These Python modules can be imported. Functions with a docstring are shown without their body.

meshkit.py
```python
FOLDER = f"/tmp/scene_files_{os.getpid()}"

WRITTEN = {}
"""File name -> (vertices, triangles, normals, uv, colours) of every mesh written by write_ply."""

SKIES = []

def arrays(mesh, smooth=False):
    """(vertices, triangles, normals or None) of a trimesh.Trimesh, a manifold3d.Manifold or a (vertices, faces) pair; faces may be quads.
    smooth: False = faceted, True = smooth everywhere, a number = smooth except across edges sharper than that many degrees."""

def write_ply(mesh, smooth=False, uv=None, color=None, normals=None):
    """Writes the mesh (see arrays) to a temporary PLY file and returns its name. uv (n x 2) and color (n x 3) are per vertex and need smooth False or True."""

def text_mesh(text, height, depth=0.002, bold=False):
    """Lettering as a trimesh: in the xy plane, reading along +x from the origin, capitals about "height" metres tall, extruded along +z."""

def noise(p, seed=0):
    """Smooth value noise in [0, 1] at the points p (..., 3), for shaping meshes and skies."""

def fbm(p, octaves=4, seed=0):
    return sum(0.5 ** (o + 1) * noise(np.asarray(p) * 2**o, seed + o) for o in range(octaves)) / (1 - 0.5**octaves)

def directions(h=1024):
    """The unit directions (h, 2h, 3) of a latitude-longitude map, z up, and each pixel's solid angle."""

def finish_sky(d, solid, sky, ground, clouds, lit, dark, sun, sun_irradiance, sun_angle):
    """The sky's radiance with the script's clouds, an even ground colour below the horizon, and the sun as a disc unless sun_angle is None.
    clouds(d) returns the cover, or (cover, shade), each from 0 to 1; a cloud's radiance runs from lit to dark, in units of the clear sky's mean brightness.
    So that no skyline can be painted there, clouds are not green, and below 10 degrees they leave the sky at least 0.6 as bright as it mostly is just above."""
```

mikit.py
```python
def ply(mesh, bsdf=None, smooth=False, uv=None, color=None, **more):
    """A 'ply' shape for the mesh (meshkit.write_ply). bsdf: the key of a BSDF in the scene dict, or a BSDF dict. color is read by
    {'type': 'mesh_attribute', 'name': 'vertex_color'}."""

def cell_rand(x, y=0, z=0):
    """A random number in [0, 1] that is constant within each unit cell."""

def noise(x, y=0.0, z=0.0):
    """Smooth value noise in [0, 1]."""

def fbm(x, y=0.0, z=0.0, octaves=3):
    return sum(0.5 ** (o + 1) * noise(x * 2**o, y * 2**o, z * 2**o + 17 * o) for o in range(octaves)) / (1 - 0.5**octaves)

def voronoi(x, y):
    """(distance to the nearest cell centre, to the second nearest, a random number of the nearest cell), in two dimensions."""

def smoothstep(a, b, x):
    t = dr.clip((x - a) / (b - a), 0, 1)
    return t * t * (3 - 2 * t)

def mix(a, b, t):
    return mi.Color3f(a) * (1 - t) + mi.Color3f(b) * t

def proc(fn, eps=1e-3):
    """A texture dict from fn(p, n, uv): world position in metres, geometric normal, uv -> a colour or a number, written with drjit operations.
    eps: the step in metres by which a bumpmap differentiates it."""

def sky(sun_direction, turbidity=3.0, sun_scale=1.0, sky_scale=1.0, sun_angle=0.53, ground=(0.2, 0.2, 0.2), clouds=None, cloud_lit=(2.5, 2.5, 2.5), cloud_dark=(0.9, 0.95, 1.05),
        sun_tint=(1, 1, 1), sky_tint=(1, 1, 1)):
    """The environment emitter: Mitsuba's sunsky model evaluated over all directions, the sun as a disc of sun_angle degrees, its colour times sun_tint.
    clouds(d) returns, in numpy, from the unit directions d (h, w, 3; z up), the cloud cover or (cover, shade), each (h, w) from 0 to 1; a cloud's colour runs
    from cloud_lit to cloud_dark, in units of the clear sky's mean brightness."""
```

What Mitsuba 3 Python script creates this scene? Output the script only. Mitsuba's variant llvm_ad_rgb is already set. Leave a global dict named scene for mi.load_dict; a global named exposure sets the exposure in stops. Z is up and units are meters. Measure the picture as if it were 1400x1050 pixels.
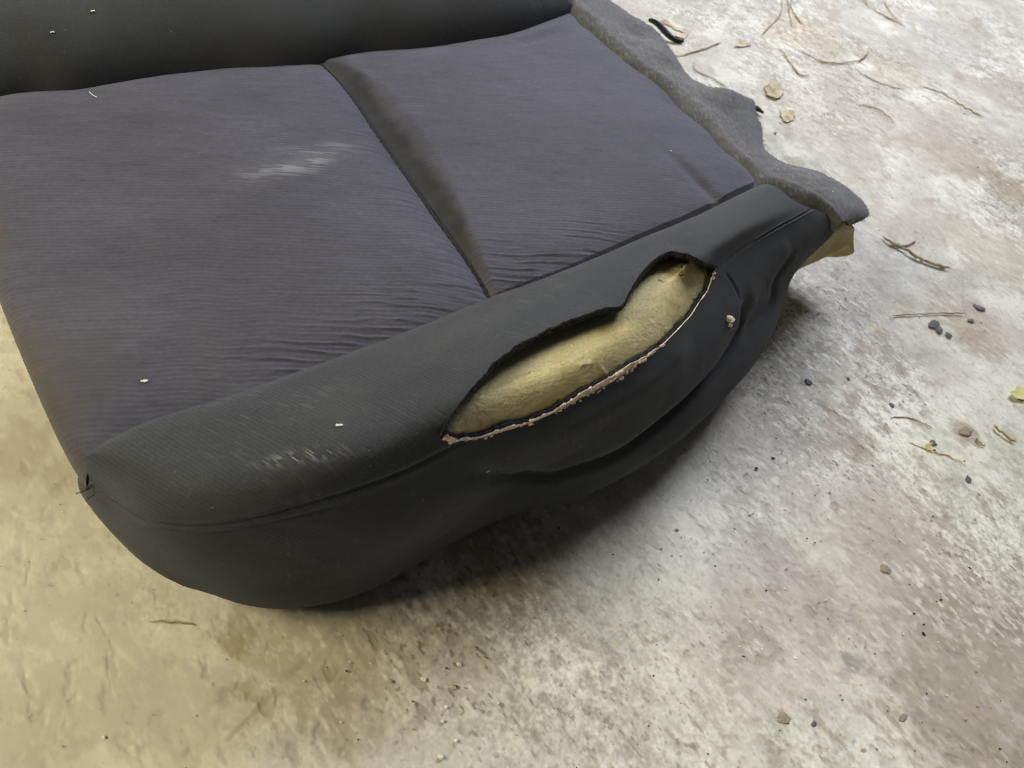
import math
import numpy as np, trimesh, mitsuba as mi, drjit as dr, mikit, meshkit
from scipy.interpolate import make_interp_spline, RegularGridInterpolator
from scipy.spatial import cKDTree
from mikit import proc, noise, fbm, voronoi, smoothstep, mix, cell_rand
T = mi.ScalarTransform4f
rng = np.random.default_rng(7)

# ------------------------------------------------------------------ camera, light, exposure
PITCH, ROLL, CAM_H = math.radians(52), math.radians(16), 0.46
fw = np.array([0, math.cos(PITCH), -math.sin(PITCH)]); rt = np.array([1.0, 0, 0]); up0 = np.cross(rt, fw)
up = -math.sin(ROLL) * rt + math.cos(ROLL) * up0
eye = np.array([0, 0, CAM_H])
scene = {'type': 'scene'}
labels = {}
scene['camera'] = {'type': 'thinlens', 'fov': 2 * math.degrees(math.atan(700 / 950)), 'fov_axis': 'x', 'aperture_radius': 0.0011,
                   'focus_distance': 0.47, 'near_clip': 0.02, 'far_clip': 60.0,
                   'to_world': T().look_at(origin=eye.tolist(), target=(eye + fw).tolist(), up=up.tolist())}
exposure = 0.0


def window_light(key, centre, aim, w, h, rgb, label, cat):
    scene[key] = {'type': 'rectangle', 'to_world': T().look_at(origin=list(centre), target=list(aim), up=[0, 0, 1]) @ T().scale([w / 2, h / 2, 1]),
                  'bsdf': {'type': 'diffuse', 'reflectance': {'type': 'rgb', 'value': [0.1, 0.1, 0.1]}},
                  'emitter': {'type': 'area', 'radiance': {'type': 'rgb', 'value': list(rgb)}}}
    labels[key] = {'label': label, 'category': cat}


window_light('bright_window', (0.52, 2.95, 2.35), (0.1, 0.5, 0.1), 1.8, 1.3, (18.2, 18.8, 20.2), 'large bright window letting in cool daylight behind the seat', 'window')
window_light('warm_window', (-1.20, -0.20, 1.05), (-0.15, 0.15, 0.0), 0.60, 0.50, (28.0, 25.2, 16.8), 'small window with warm yellow light close on the left of the seat', 'window')
scene['ambient_fill'] = {'type': 'constant', 'radiance': {'type': 'rgb', 'value': [0.05, 0.049, 0.046]}}  # even fill added for the ambient light of the unseen room

# ------------------------------------------------------------------ the seat's own frame: u front to rear, v towards the near bolster
SA = np.array([-0.19162, 0.13126]); SU = np.array([0.65709, 0.75381]); SV = np.array([0.75381, -0.65709])


def world(q):
    q = np.asarray(q, float)
    return np.concatenate([SA + q[..., :1] * SU + q[..., 1:2] * SV, q[..., 2:3]], -1)


def nz(u, v, f, seed=0, octaves=3, w=0.0):
    return meshkit.fbm(np.stack([u * f, v * f, np.zeros_like(u) + w], -1), octaves, seed) - 0.5


def sst(a, b, x):
    t = np.clip((x - a) / (b - a), 0, 1)
    return t * t * (3 - 2 * t)


def resample(P, n, k=3, tt=None):
    P = np.asarray(P, float)
    d = np.r_[0, np.cumsum(np.linalg.norm(np.diff(P, axis=0), axis=1))]
    s = make_interp_spline(d / d[-1], P, k=k)
    return s(np.linspace(0, 1, n) if tt is None else tt)


def grid_faces(n, m, flip=False):
    i, j = np.meshgrid(np.arange(n - 1), np.arange(m - 1), indexing='ij')
    a, b, c, d = i * m + j, (i + 1) * m + j, (i + 1) * m + j + 1, i * m + j + 1
    f = np.concatenate([np.stack([a, b, c], -1).reshape(-1, 3), np.stack([a, c, d], -1).reshape(-1, 3)])
    return f[:, ::-1] if flip else f


def grid_normals(P):
    n = np.cross(np.gradient(P, axis=0), np.gradient(P, axis=1))
    return n / (np.linalg.norm(n, axis=-1, keepdims=True) + 1e-12)


def add(key, V, F, bsdf, smooth=True, label=None, cat=None, group=None, kind=None):
    scene[key] = mikit.ply((V, F), bsdf, smooth=smooth)
    d = {k: x for k, x in (('label', label), ('category', cat), ('group', group), ('kind', kind)) if x}
    if d:
        labels[key] = d


def tube(P, R, sides=6, cap=True):
    P = np.asarray(P, float); R = np.broadcast_to(R, (len(P),))
    t = np.gradient(P, axis=0); t /= np.linalg.norm(t, axis=1, keepdims=True) + 1e-12
    a = np.cross(t, np.where(np.abs(t[:, 2:]) < 0.9, [0, 0, 1.0], [1.0, 0, 0])); a /= np.linalg.norm(a, axis=1, keepdims=True) + 1e-12
    b = np.cross(t, a); an = np.arange(sides) * 2 * np.pi / sides
    V = (P[:, None] + R[:, None, None] * (np.cos(an)[None, :, None] * a[:, None] + np.sin(an)[None, :, None] * b[:, None])).reshape(-1, 3)
    i, j = np.meshgrid(np.arange(len(P) - 1), np.arange(sides), indexing='ij'); k = (j + 1) % sides
    q = np.stack([i * sides + j, i * sides + k, (i + 1) * sides + k, (i + 1) * sides + j], -1).reshape(-1, 4)
    F = np.vstack([q[:, [0, 1, 2]], q[:, [0, 2, 3]]])
    if cap:
        n = len(V); V = np.vstack([V, P[:1], P[-1:]]); r = np.arange(sides); e = (len(P) - 1) * sides
        F = np.vstack([F, np.stack([np.full(sides, n), (r + 1) % sides, r], 1), np.stack([np.full(sides, n + 1), e + r, e + (r + 1) % sides], 1)])
    return V, F


def join(parts):
    V, F, o = [], [], 0
    for v, f in parts:
        V.append(v); F.append(f + o); o += len(v)
    return np.vstack(V), np.vstack(F)


# ------------------------------------------------------------------ materials
def seat_uv(p):
    dx, dy = p.x - SA[0], p.y - SA[1]
    return dx * SU[0] + dy * SU[1], dx * SV[0] + dy * SV[1]


def bumped(bs, fn, scale, eps):
    return {'type': 'bumpmap', 'arbitrary': proc(fn, eps), 'scale': scale, 'bsdf': bs}


def cloth(color, rough=0.75, spec=0.25, sheen=0.5):
    return {'type': 'principled', 'base_color': proc(color), 'roughness': rough, 'specular': spec, 'sheen': sheen, 'sheen_tint': 0.2}


def wave_axes(p):          # a runs along the weave's ribs, b across them
    u, v = seat_uv(p)
    return 0.899 * u + 0.438 * v, -0.438 * u + 0.899 * v, u, v


def insert_color(p, n, uv):
    a, b, u, v = wave_axes(p)
    z = p.z * 0
    m = fbm(a * 14, b * 22, z, 3)
    fine = noise(a * 500, b * 1300, z)
    slub = fbm(a * 70, b * 260, z + 5, 2)
    c = mix([0.050, 0.0495, 0.067], [0.072, 0.0705, 0.095], m) * (0.80 + 0.22 * fine + 0.22 * slub) * (1 + 0.08 * dr.sin(2 * math.pi * ((b + (noise(a * 22, b * 40, z) - 0.5) * 0.003) / 0.0029 + 0.9 * noise(a * 45, b * 20, z + 4))))
    # scuff across the front panel, its bluish sheen highlight painted as bright threads
    sa, sb = u - 0.199, v + 0.166 + 0.10 * (u - 0.199)
    band = dr.exp(-dr.square(sa / 0.036)) * dr.exp(-dr.square((sb + 0.012 * (noise(u * 60, v * 60, z) - 0.5)) / 0.0095))
    thread = smoothstep(0.46, 0.66, noise(a * 110, b * 760, z + 2) * 0.55 + noise(a * 40, b * 200, z + 8) * 0.45)
    c = mix(c, [0.34, 0.35, 0.41], band * (0.12 + 0.36 * thread))
    # mottled darker tone along the sunken strip beside the cross seam
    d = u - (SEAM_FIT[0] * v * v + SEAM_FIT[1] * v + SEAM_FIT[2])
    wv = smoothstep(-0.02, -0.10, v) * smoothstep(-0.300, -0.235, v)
    dark_strip = smoothstep(-0.001, 0.002, d) * smoothstep(1.0, 0.5, d / (0.006 + 0.017 * smoothstep(-0.005, -0.115, v)) + 0.30 * (fbm(u * 90, v * 90, z, 3) - 0.5)) * (0.55 + 0.45 * wv) * (0.55 + 0.6 * fbm(u * 60 + 3, v * 60, z, 3))
    c = mix(c, [0.022, 0.0235, 0.027], dr.clip(dark_strip, 0, 0.85) * smoothstep(-0.012, -0.05, v))
    dirt = smoothstep(0.5, 0.8, fbm(u * 22 + 4, v * 22, z, 4)) * smoothstep(0.14, 0.0, u)
    return mix(c, [0.070, 0.060, 0.048], 0.45 * dirt)


def insert_bump(p, n, uv):
    a, b, u, v = wave_axes(p)
    z = p.z * 0
    wob = (noise(a * 22, b * 40, z) - 0.5) * 0.003
    ph = (b + wob) / 0.0029 + 0.9 * noise(a * 45, b * 20, z + 4)
    ribs = dr.sin(ph * 2 * math.pi) * (0.15 + 0.85 * noise(a * 50, b * 350, z))
    return 0.42 * ribs + 0.25 * noise(a * 800, b * 1600, z) + 0.9 * fbm(a * 40, b * 120, z, 3)


def twill(p):
    u, v = seat_uv(p)
    r = (0.900 * u - 0.436 * v + 0.35 * (p.z - 0.15)) + 0.0012 * noise(u * 50, v * 50, p.z * 50)
    return dr.sin(r * 2 * math.pi / 0.0021) * (0.2 + 0.8 * noise(u * 160, v * 160, p.z * 160))


def leather_color(p, n, uv):
    u, v = seat_uv(p)
    m = fbm(u * 26, v * 26, p.z * 26, 4)
    c = mix([0.035, 0.0375, 0.043], [0.050, 0.053, 0.060], m) * (1.0 + 0.12 * twill(p)) * (0.85 + 0.3 * noise(u * 1100, v * 1100, p.z * 1100))
    scuff = smoothstep(0.66, 0.9, noise((0.90 * u - 0.436 * v) * 700, (0.436 * u + 0.9 * v) * 90, p.z * 90)) * smoothstep(0.45, 0.7, fbm(u * 12, v * 12, p.z * 12 + 3, 3))
    c = mix(c, [0.14, 0.14, 0.15], 0.16 * scuff)
    # faint rubbed threads low on the nose of the near bolster
    du, dv = u - 0.088, v - 0.062
    rub = dr.exp(-dr.square((du * 0.92 + dv * 0.39) / 0.017)) * dr.exp(-dr.square((dv * 0.92 - du * 0.39) / 0.0028))
    rub = rub * smoothstep(0.45, 0.8, noise((0.90 * u - 0.436 * v) * 1500, (0.436 * u + 0.9 * v) * 260, p.z * 100))
    c = mix(c, [0.36, 0.35, 0.34], 0.55 * rub)
    dust = smoothstep(0.45, 0.75, fbm(u * 16 + 3, v * 40, p.z * 25, 4)) * (0.4 + 0.6 * noise(u * 700, v * 700, p.z * 700))
    c = mix(c, [0.115, 0.115, 0.115], 0.13 * dust)
    lint = smoothstep(0.955, 0.985, noise(u * 300 + v * 120, v * 420 - u * 90, p.z * 300))
    return mix(c, [0.30, 0.30, 0.31], 0.35 * lint)


def leather_bump(p, n, uv):
    u, v = seat_uv(p)
    return 0.30 * twill(p) + 0.45 * noise(u * 1300, v * 1300, p.z * 1300) + 0.9 * fbm(u * 60, v * 60, p.z * 60, 3)


def felt_color(p, n, uv):
    m = fbm(p.x * 260, p.y * 260, p.z * 260, 4)
    k = fbm(p.x * 24, p.y * 24, p.z * 24, 3)
    fibre = smoothstep(0.55, 0.9, noise(p.x * 900 + p.y * 300, p.y * 220 - p.x * 80, p.z * 300))
    return mix(mix([0.045, 0.045, 0.050], [0.150, 0.150, 0.158], 0.55 * m + 0.45 * k), [0.24, 0.24, 0.25], 0.35 * fibre)


def felt_bump(p, n, uv):
    return fbm(p.x * 500, p.y * 500, p.z * 500, 3) + 1.5 * fbm(p.x * 90, p.y * 90, p.z * 90, 3)


def foam_color(p, n, uv):
    m = fbm(p.x * 60, p.y * 60, p.z * 60, 4)
    g = noise(p.x * 1000, p.y * 1000, p.z * 1000)
    c = mix([0.40, 0.34, 0.17], [0.51, 0.45, 0.255], m) * (0.86 + 0.28 * g)
    pore = smoothstep(0.80, 0.90, noise(p.x * 700 + 3, p.y * 700, p.z * 700))
    c = mix(c, [0.22, 0.165, 0.06], 0.5 * pore)
    u, v = seat_uv(p)
    ck = dr.abs(fbm(u * 85 + 3, v * 85, p.z * 85, 4) - 0.5)
    c = mix(c, [0.13, 0.09, 0.03], 0.75 * smoothstep(0.016, 0.004, ck) * smoothstep(0.335, 0.365, u) * smoothstep(0.45, 0.60, noise(u * 60, v * 60, p.z * 60)))
    return mix(c, [0.33, 0.245, 0.09], 0.45 * smoothstep(0.56, 0.74, fbm(p.x * 35 + 5, p.y * 35, p.z * 35, 3)))


def foam_bump(p, n, uv):
    u, v = seat_uv(p)
    fibre = noise((u - v) * 520, (u + v) * 90, p.z * 120)
    return 1.0 * fbm(u * 600, v * 600, p.z * 600, 3) + 0.22 * fibre + 0.7 * fbm(u * 120, v * 120, p.z * 120, 3)


STAINS = [(c, r, col, k) for c, (r, col, k) in zip(np.array([(0.5742,1.3192),(0.2743,1.1972),(0.5125,0.9645),(0.5536,0.9145),(0.275,0.4731),(0.23,0.3506),(0.3013,0.4052),(0.4528,0.6114),(0.3767,0.5991),(0.3387,0.5593),(0.4141,0.4522),(0.3563,0.2379),(0.3892,0.1861),(0.2616,0.2387),(0.2057,0.2452),(0.2011,0.1845),(0.4422,0.9847),(0.3117,0.9359),(0.6406,1.2188),(0.4823,0.7599),(0.317,0.3363),(-0.0698,0.119),(-0.1201,0.1096),(-0.032,0.0937),(0.0124,0.1325),(-0.3137,0.1826),(-0.2773,0.1826),(0.4432,1.1546),(0.3276,1.1838),(0.2837,0.2047),(0.0336,0.2108)]), [
    (.115, (.385, .365, .345), .75), (.075, (.43, .36, .25), .65), (.070, (.26, .21, .13), .65), (.045, (.22, .17, .10), .6), (.055, (.33, .32, .27), .65), (.055, (.36, .32, .30), .6), (.030, (.28, .24, .20), .6), (.045, (.33, .27, .22), .6),
    (.014, (.40, .36, .25), .7), (.010, (.46, .42, .31), .75), (.014, (.26, .20, .16), .7), (.090, (.36, .315, .27), .6), (.085, (.27, .225, .17), .7), (.045, (.33, .29, .27), .6), (.050, (.37, .345, .33), .6), (.045, (.40, .37, .34), .5), (.13, (.40, .36, .30), .6), (.11, (.44, .40, .345), .5), (.08, (.31, .255, .18), .65), (.07, (.38, .33, .26), .5), (.06, (.39, .35, .32), .5),
    (.050, (.33, .255, .12), .55), (.012, (.30, .24, .15), .7), (.035, (.34, .28, .20), .5), (.050, (.38, .335, .29), .5), (.030, (.36, .28, .17), .5), (.02, (.34, .27, .17), .5), (.05, (.38, .32, .22), .5), (.03, (.40, .33, .24), .5), (.010, (.22, .22, .23), .6), (.045, (.30, .24, .13), .5)])]
JA, JB = np.array([(-0.0706,0.1211),(-0.1101,0.0335)])
JD = (JB - JA) / np.linalg.norm(JB - JA)


def floor_fields(p):
    x, y = p.x, p.y
    z = x * 0
    w1, w2 = fbm(x * 17, y * 17, z + 2, 3) - 0.5, fbm(x * 17, y * 17, z + 7, 3) - 0.5
    a, b = 0.80 * x - 0.60 * y, 0.60 * x + 0.80 * y      # along and across the trowel marks
    grain = fbm(a * 120, b * 260, z + 9, 4)
    speck = fbm(x * 480, y * 480, z + 1, 2)
    return x, y, z, w1, w2, a, b, grain, speck


def floor_color(p, n, uv):
    x, y, z, w1, w2, a, b, grain, speck = floor_fields(p)
    wx, wy = x + 0.03 * w1, y + 0.03 * w2
    big = fbm(wx * 4.5 + 3, wy * 4.5, z, 3)
    mid = fbm(wx * 26, wy * 26, z + 5, 4)
    rough = (0.40 + 0.75 * smoothstep(-0.25, 0.15, x + 0.2 * w1))          # smoother slab towards the left
    rough = rough * (0.45 + 0.85 * smoothstep(0.36, 0.62, fbm(wx * 7 + 17, wy * 7, z, 3)))
    t = 0.5 + 0.9 * (big - 0.5) + 1.0 * (mid - 0.5) + 0.70 * rough * (grain - 0.5) + 0.70 * rough * (speck - 0.5)
    c = mix([0.315, 0.30, 0.26], [0.67, 0.655, 0.60], dr.clip(t, 0, 1))
    c = mix(c, [0.70, 0.645, 0.53], 0.50 * smoothstep(0.06, -0.16, x + 0.25 * w1 + 0.10 * (mid - 0.5)))  # left side painted paler and warmer, in place of stronger warm light
    e = 0.55 * w1 + 0.5 * (grain - 0.5) + 0.35 * (mid - 0.5)
    for (cx, cy), r, col, k in STAINS:
        d = dr.sqrt(dr.square(x - cx) + dr.square(y - cy)) / r
        c = mix(c, mi.Color3f(col) * (0.75 + 0.5 * grain), k * smoothstep(1.15, 0.55, d + 1.6 * e))
    far = smoothstep(0.45, 0.85, y)
    c = mix(c, [0.38, 0.345, 0.28], 0.55 * far * smoothstep(0.52, 0.68, fbm(wx * 15 + 31, wy * 15, z, 4) + 0.4 * (grain - 0.5)))
    c = mix(c, [0.30, 0.25, 0.19], 0.50 * far * smoothstep(0.60, 0.72, fbm(wx * 34 + 3, wy * 34, z, 4)))
    # weathered scabs, brown dirt caught in hollows
    c = mix(c, [0.37, 0.335, 0.305], 0.40 * smoothstep(0.50, 0.66, fbm(wx * 10 + 11, wy * 10, z, 4) + 0.35 * (grain - 0.5)))
    dirt = fbm(a * 75, b * 125, z + 13, 4) + 0.22 * (fbm(x * 9 + 2, y * 9, z, 2) - 0.5)
    c = mix(c, [0.27, 0.235, 0.19], 0.50 * rough * smoothstep(0.54, 0.78, dirt))
    small = fbm(a * 210, b * 330, z + 23, 2) + 0.30 * (fbm(x * 13 + 8, y * 13, z, 2) - 0.5)
    c = mix(c, [0.17, 0.14, 0.11], 0.55 * rough * smoothstep(0.70, 0.90, small))
    lime = fbm(a * 150, b * 260, z + 31, 3) + 0.25 * (fbm(x * 12 + 5, y * 12, z, 2) - 0.5)
    c = mix(c, [0.76, 0.74, 0.695], 0.36 * rough * smoothstep(0.54, 0.86, lime))
    # dark hairline along the floor joint
    jd = dr.abs((x - JA[0]) * -JD[1] + (y - JA[1]) * JD[0] + 0.004 * w1)
    ja = (x - JA[0]) * JD[0] + (y - JA[1]) * JD[1]
    c = mix(c, [0.24, 0.19, 0.12], 0.38 * smoothstep(0.0030, 0.0004, jd + 0.0030 * (grain - 0.5)) * smoothstep(-0.06, -0.01, ja) * smoothstep(0.35, 0.6, fbm(ja * 60, z, z, 2)))
    return dr.clip(c, 0.02, 0.92)


def floor_bump(p, n, uv):
    x, y, z, w1, w2, a, b, grain, speck = floor_fields(p)
    dirt = smoothstep(0.60, 0.78, fbm(a * 75, b * 125, z + 13, 4))
    rough = 0.15 + 0.85 * smoothstep(-0.22, 0.12, x + 0.2 * w1)
    return rough * (0.45 * speck + 1.5 * grain) + 1.8 * fbm(x * 30, y * 30, z + 5, 3) - 0.8 * dirt




def litter_color(p, n, uv):
    m = fbm(p.x * 160, p.y * 160, p.z * 160, 4)
    return mix([0.29, 0.235, 0.16], [0.55, 0.485, 0.375], smoothstep(0.25, 0.70, m))


scene['m_tan'] = {'type': 'twosided', 'bsdf': {'type': 'principled', 'base_color': proc(litter_color), 'roughness': 0.8, 'specular': 0.15}}
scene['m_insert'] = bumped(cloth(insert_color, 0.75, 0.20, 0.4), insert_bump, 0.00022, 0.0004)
scene['m_leather'] = bumped(cloth(leather_color, 0.85, 0.12, 0.6), leather_bump, 0.00020, 0.0004)
scene['m_felt'] = bumped(cloth(felt_color, 0.95, 0.05, 0.8), felt_bump, 0.0008, 0.0005)
scene['m_foam'] = bumped({'type': 'principled', 'base_color': proc(foam_color), 'roughness': 0.9, 'specular': 0.15}, foam_bump, 0.0006, 0.0005)
scene['m_floor'] = bumped({'type': 'principled', 'base_color': proc(floor_color), 'roughness': 0.62, 'specular': 0.35}, floor_bump, 0.0006, 0.0006)
for k, rgb, r in (('m_lining', (0.64, 0.52, 0.42), 0.95), ('m_backing', (0.012, 0.012, 0.016), 0.8), ('m_thread', (0.02, 0.02, 0.021), 0.7), ('m_straw', (0.46, 0.36, 0.18), 0.7), ('m_root', (0.29, 0.23, 0.15), 0.8),
                  ('m_pebble', (0.11, 0.11, 0.12), 0.7), ('m_stitch', (0.11, 0.112, 0.116), 0.8), ('m_black', (0.012, 0.012, 0.013), 0.5), ('m_white', (0.66, 0.65, 0.60), 0.8), ('m_crumb', (0.78, 0.72, 0.50), 0.9), ('m_leaf', (0.52, 0.49, 0.22), 0.7),
                  ('m_grit', (0.40, 0.33, 0.23), 0.8), ('m_soot', (0.05, 0.045, 0.04), 0.8), ('m_mudstone', (0.26, 0.22, 0.175), 0.8), ('m_lint', (0.13, 0.13, 0.135), 0.9)):
    scene[k] = {'type': 'twosided', 'bsdf': {'type': 'principled', 'base_color': {'type': 'rgb', 'value': list(rgb)}, 'roughness': r, 'specular': 0.2}}
for k in ('m_insert', 'm_leather', 'm_felt', 'm_foam'):
    scene[k] = {'type': 'twosided', 'bsdf': scene[k]}

# ------------------------------------------------------------------ floor
gx = np.r_[-8, -4, -2, np.linspace(-1.0, 1.2, 300), 2, 4, 8]; gy = np.r_[-8, -4, -1.5, np.linspace(-0.2, 2.0, 300), 3, 5, 9]
X, Y = np.meshgrid(gx, gy, indexing='ij')
inside = sst(0, 0.1, np.minimum.reduce([X + 1.0, 1.2 - X, Y + 0.2, 2.0 - Y]))
Zf = inside * (0.0035 * nz(X, Y, 6, 3, 3) + 0.0016 * nz(X, Y, 40, 4, 3)) - 0.001 * inside
add('concrete_floor', np.stack([X, Y, Zf], -1).reshape(-1, 3), grid_faces(len(gx), len(gy)), 'm_floor', label='stained pale concrete floor, rough and dusty, under the torn seat cushion', kind='structure')

# ------------------------------------------------------------------ near bolster: control rows over the roll, seam to tuck, each from the nose (front) to the rear
H0 = np.array([[.008, -.014, .114], [-.001, -.015, .110], [-.006, -.014, .098], [-.005, -.012, .080], [.008, -.007, .05], [.025, .0, .02]])
r1 = np.vstack([H0[:1], np.array([(0.00382,-0.0086,0.126),(0.017,-0.00912,0.132),(0.03713,-0.00932,0.134),(0.07188,-0.00544,0.135),(0.1253,-0.00236,0.135),(0.18397,0.00011,0.135),(0.24658,-3e-05,0.135),(0.30717,0.00303,0.135),(0.37077,0.00256,0.135),(0.42501,0.00312,0.135),(0.47432,0.00098,0.135),(0.5296,-0.00454,0.13)])])
r2 = np.vstack([H0[1:2], np.array([(0.0028,-0.00354,0.122),(0.01666,0.0187,0.14),(0.03742,0.03291,0.15),(0.07104,0.04407,0.158),(0.1167,0.05696,0.163),(0.1692,0.05909,0.165),(0.22501,0.06134,0.166),(0.2806,0.06193,0.166),(0.34182,0.05081,0.163),(0.3927,0.04469,0.16),(0.45259,0.03417,0.153),(0.5326,0.02075,0.14)])])
r3 = np.vstack([H0[2:3], np.array([(0.0015,0.00251,0.112),(0.01799,0.03897,0.126),(0.0439,0.06154,0.134),(0.07567,0.07408,0.141),(0.12845,0.0846,0.143),(0.18041,0.08711,0.144),(0.24334,0.09305,0.144),(0.30324,0.09045,0.144),(0.36209,0.07299,0.143),(0.41029,0.05668,0.142),(0.47788,0.04429,0.138),(0.55901,0.0359,0.128)])])
r4 = np.vstack([H0[3:4], np.array([(-0.00314,0.00732,0.088),(0.01729,0.04329,0.09),(0.04437,0.06649,0.09),(0.07956,0.08382,0.095),(0.13564,0.09752,0.098),(0.19913,0.0989,0.105),(0.25788,0.1093,0.105),(0.3186,0.10794,0.105),(0.37684,0.09663,0.105),(0.4285,0.07897,0.108),(0.49435,0.06142,0.11),(0.59527,0.05117,0.105)])])
r5 = np.vstack([H0[4:5], [[.006, .020, .05]], np.array([(0.02051,0.0443,0.05),(0.04667,0.07105,0.045),(0.08222,0.08663,0.045),(0.14923,0.09679,0.05),(0.21084,0.09654,0.072),(0.26646,0.11311,0.072),(0.32889,0.11401,0.072),(0.38199,0.10626,0.075),(0.43481,0.08842,0.08),(0.49165,0.06975,0.085),(0.56255,0.05648,0.087)])])
r6 = np.vstack([H0[5:6], [[.022, .022, .015], [.032, .040, .010], [.048, .058, .009]], np.array([(0.07999,0.07906,0.01),(0.13871,0.08905,0.012),(0.21226,0.09693,0.02),(0.26907,0.11605,0.028),(0.33641,0.12087,0.035),(0.39166,0.11661,0.04),(0.46252,0.10247,0.046),(0.53219,0.07244,0.054),(0.55655,0.05257,0.07)])])
r0 = r1 + [.001, -.004, -.022]
r7 = r6 + np.stack([np.where(np.arange(13) < 2, .015, 0), np.where(np.arange(13) < 2, .0, -.030), -.6 * (r6[:, 2] - .004)], 1)
ROWS = np.stack([r0, r1, r2, r3, r4, r5, r6, r7], 1)           # 13 columns x 8 rows x (u, v, z)
ROWS = np.insert(ROWS, 1, .5 * (ROWS[0] + ROWS[1]) + np.linspace(0, 1, 8)[:, None] * [-.002, 0, 0], axis=0)
ca = np.r_[0, np.cumsum(np.linalg.norm(np.diff(ROWS[:, 3], axis=0), axis=1))]; ca /= ca[-1]
cb = np.array([0, .06, .22, .42, .60, .76, .90, 1.0])


def bolster_base(a, b):
    """Points of the near bolster's cover on the product grid a x b."""
    return make_interp_spline(cb, make_interp_spline(ca, ROWS, k=3)(a), k=3, axis=1)(b)


NA, NB = 900, 420
ga, gb = np.linspace(0, 1, NA), np.linspace(0, 1, NB)
B0 = bolster_base(ga, gb)
Bn = grid_normals(B0)
if Bn[NA // 2, NB // 3, 2] < 0:
    Bn = -Bn
AA, BB = np.meshgrid(ga, gb, indexing='ij')
disp = 0.0016 * nz(B0[..., 0], B0[..., 1], 28, 11, 3, B0[..., 2] * 28) + 0.0006 * nz(B0[..., 0], B0[..., 1], 120, 12, 3, B0[..., 2] * 120)
# sewn seam along the roll's shoulder: a groove with a raised lip each side
sb = 0.42 + 0.006 * np.sin(AA * 9)
seam_on = sst(.02, .06, AA) * (1 - 0.75 * sst(.30, .42, AA) * (1 - .4 * sst(.70, .80, AA)))
dseam = (BB - sb) * 0.20
disp += seam_on * (-0.0008 * np.exp(-(dseam / .0014) ** 2) + 0.0004 * np.exp(-((np.abs(dseam) - .0034) / .0018) ** 2))
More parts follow.
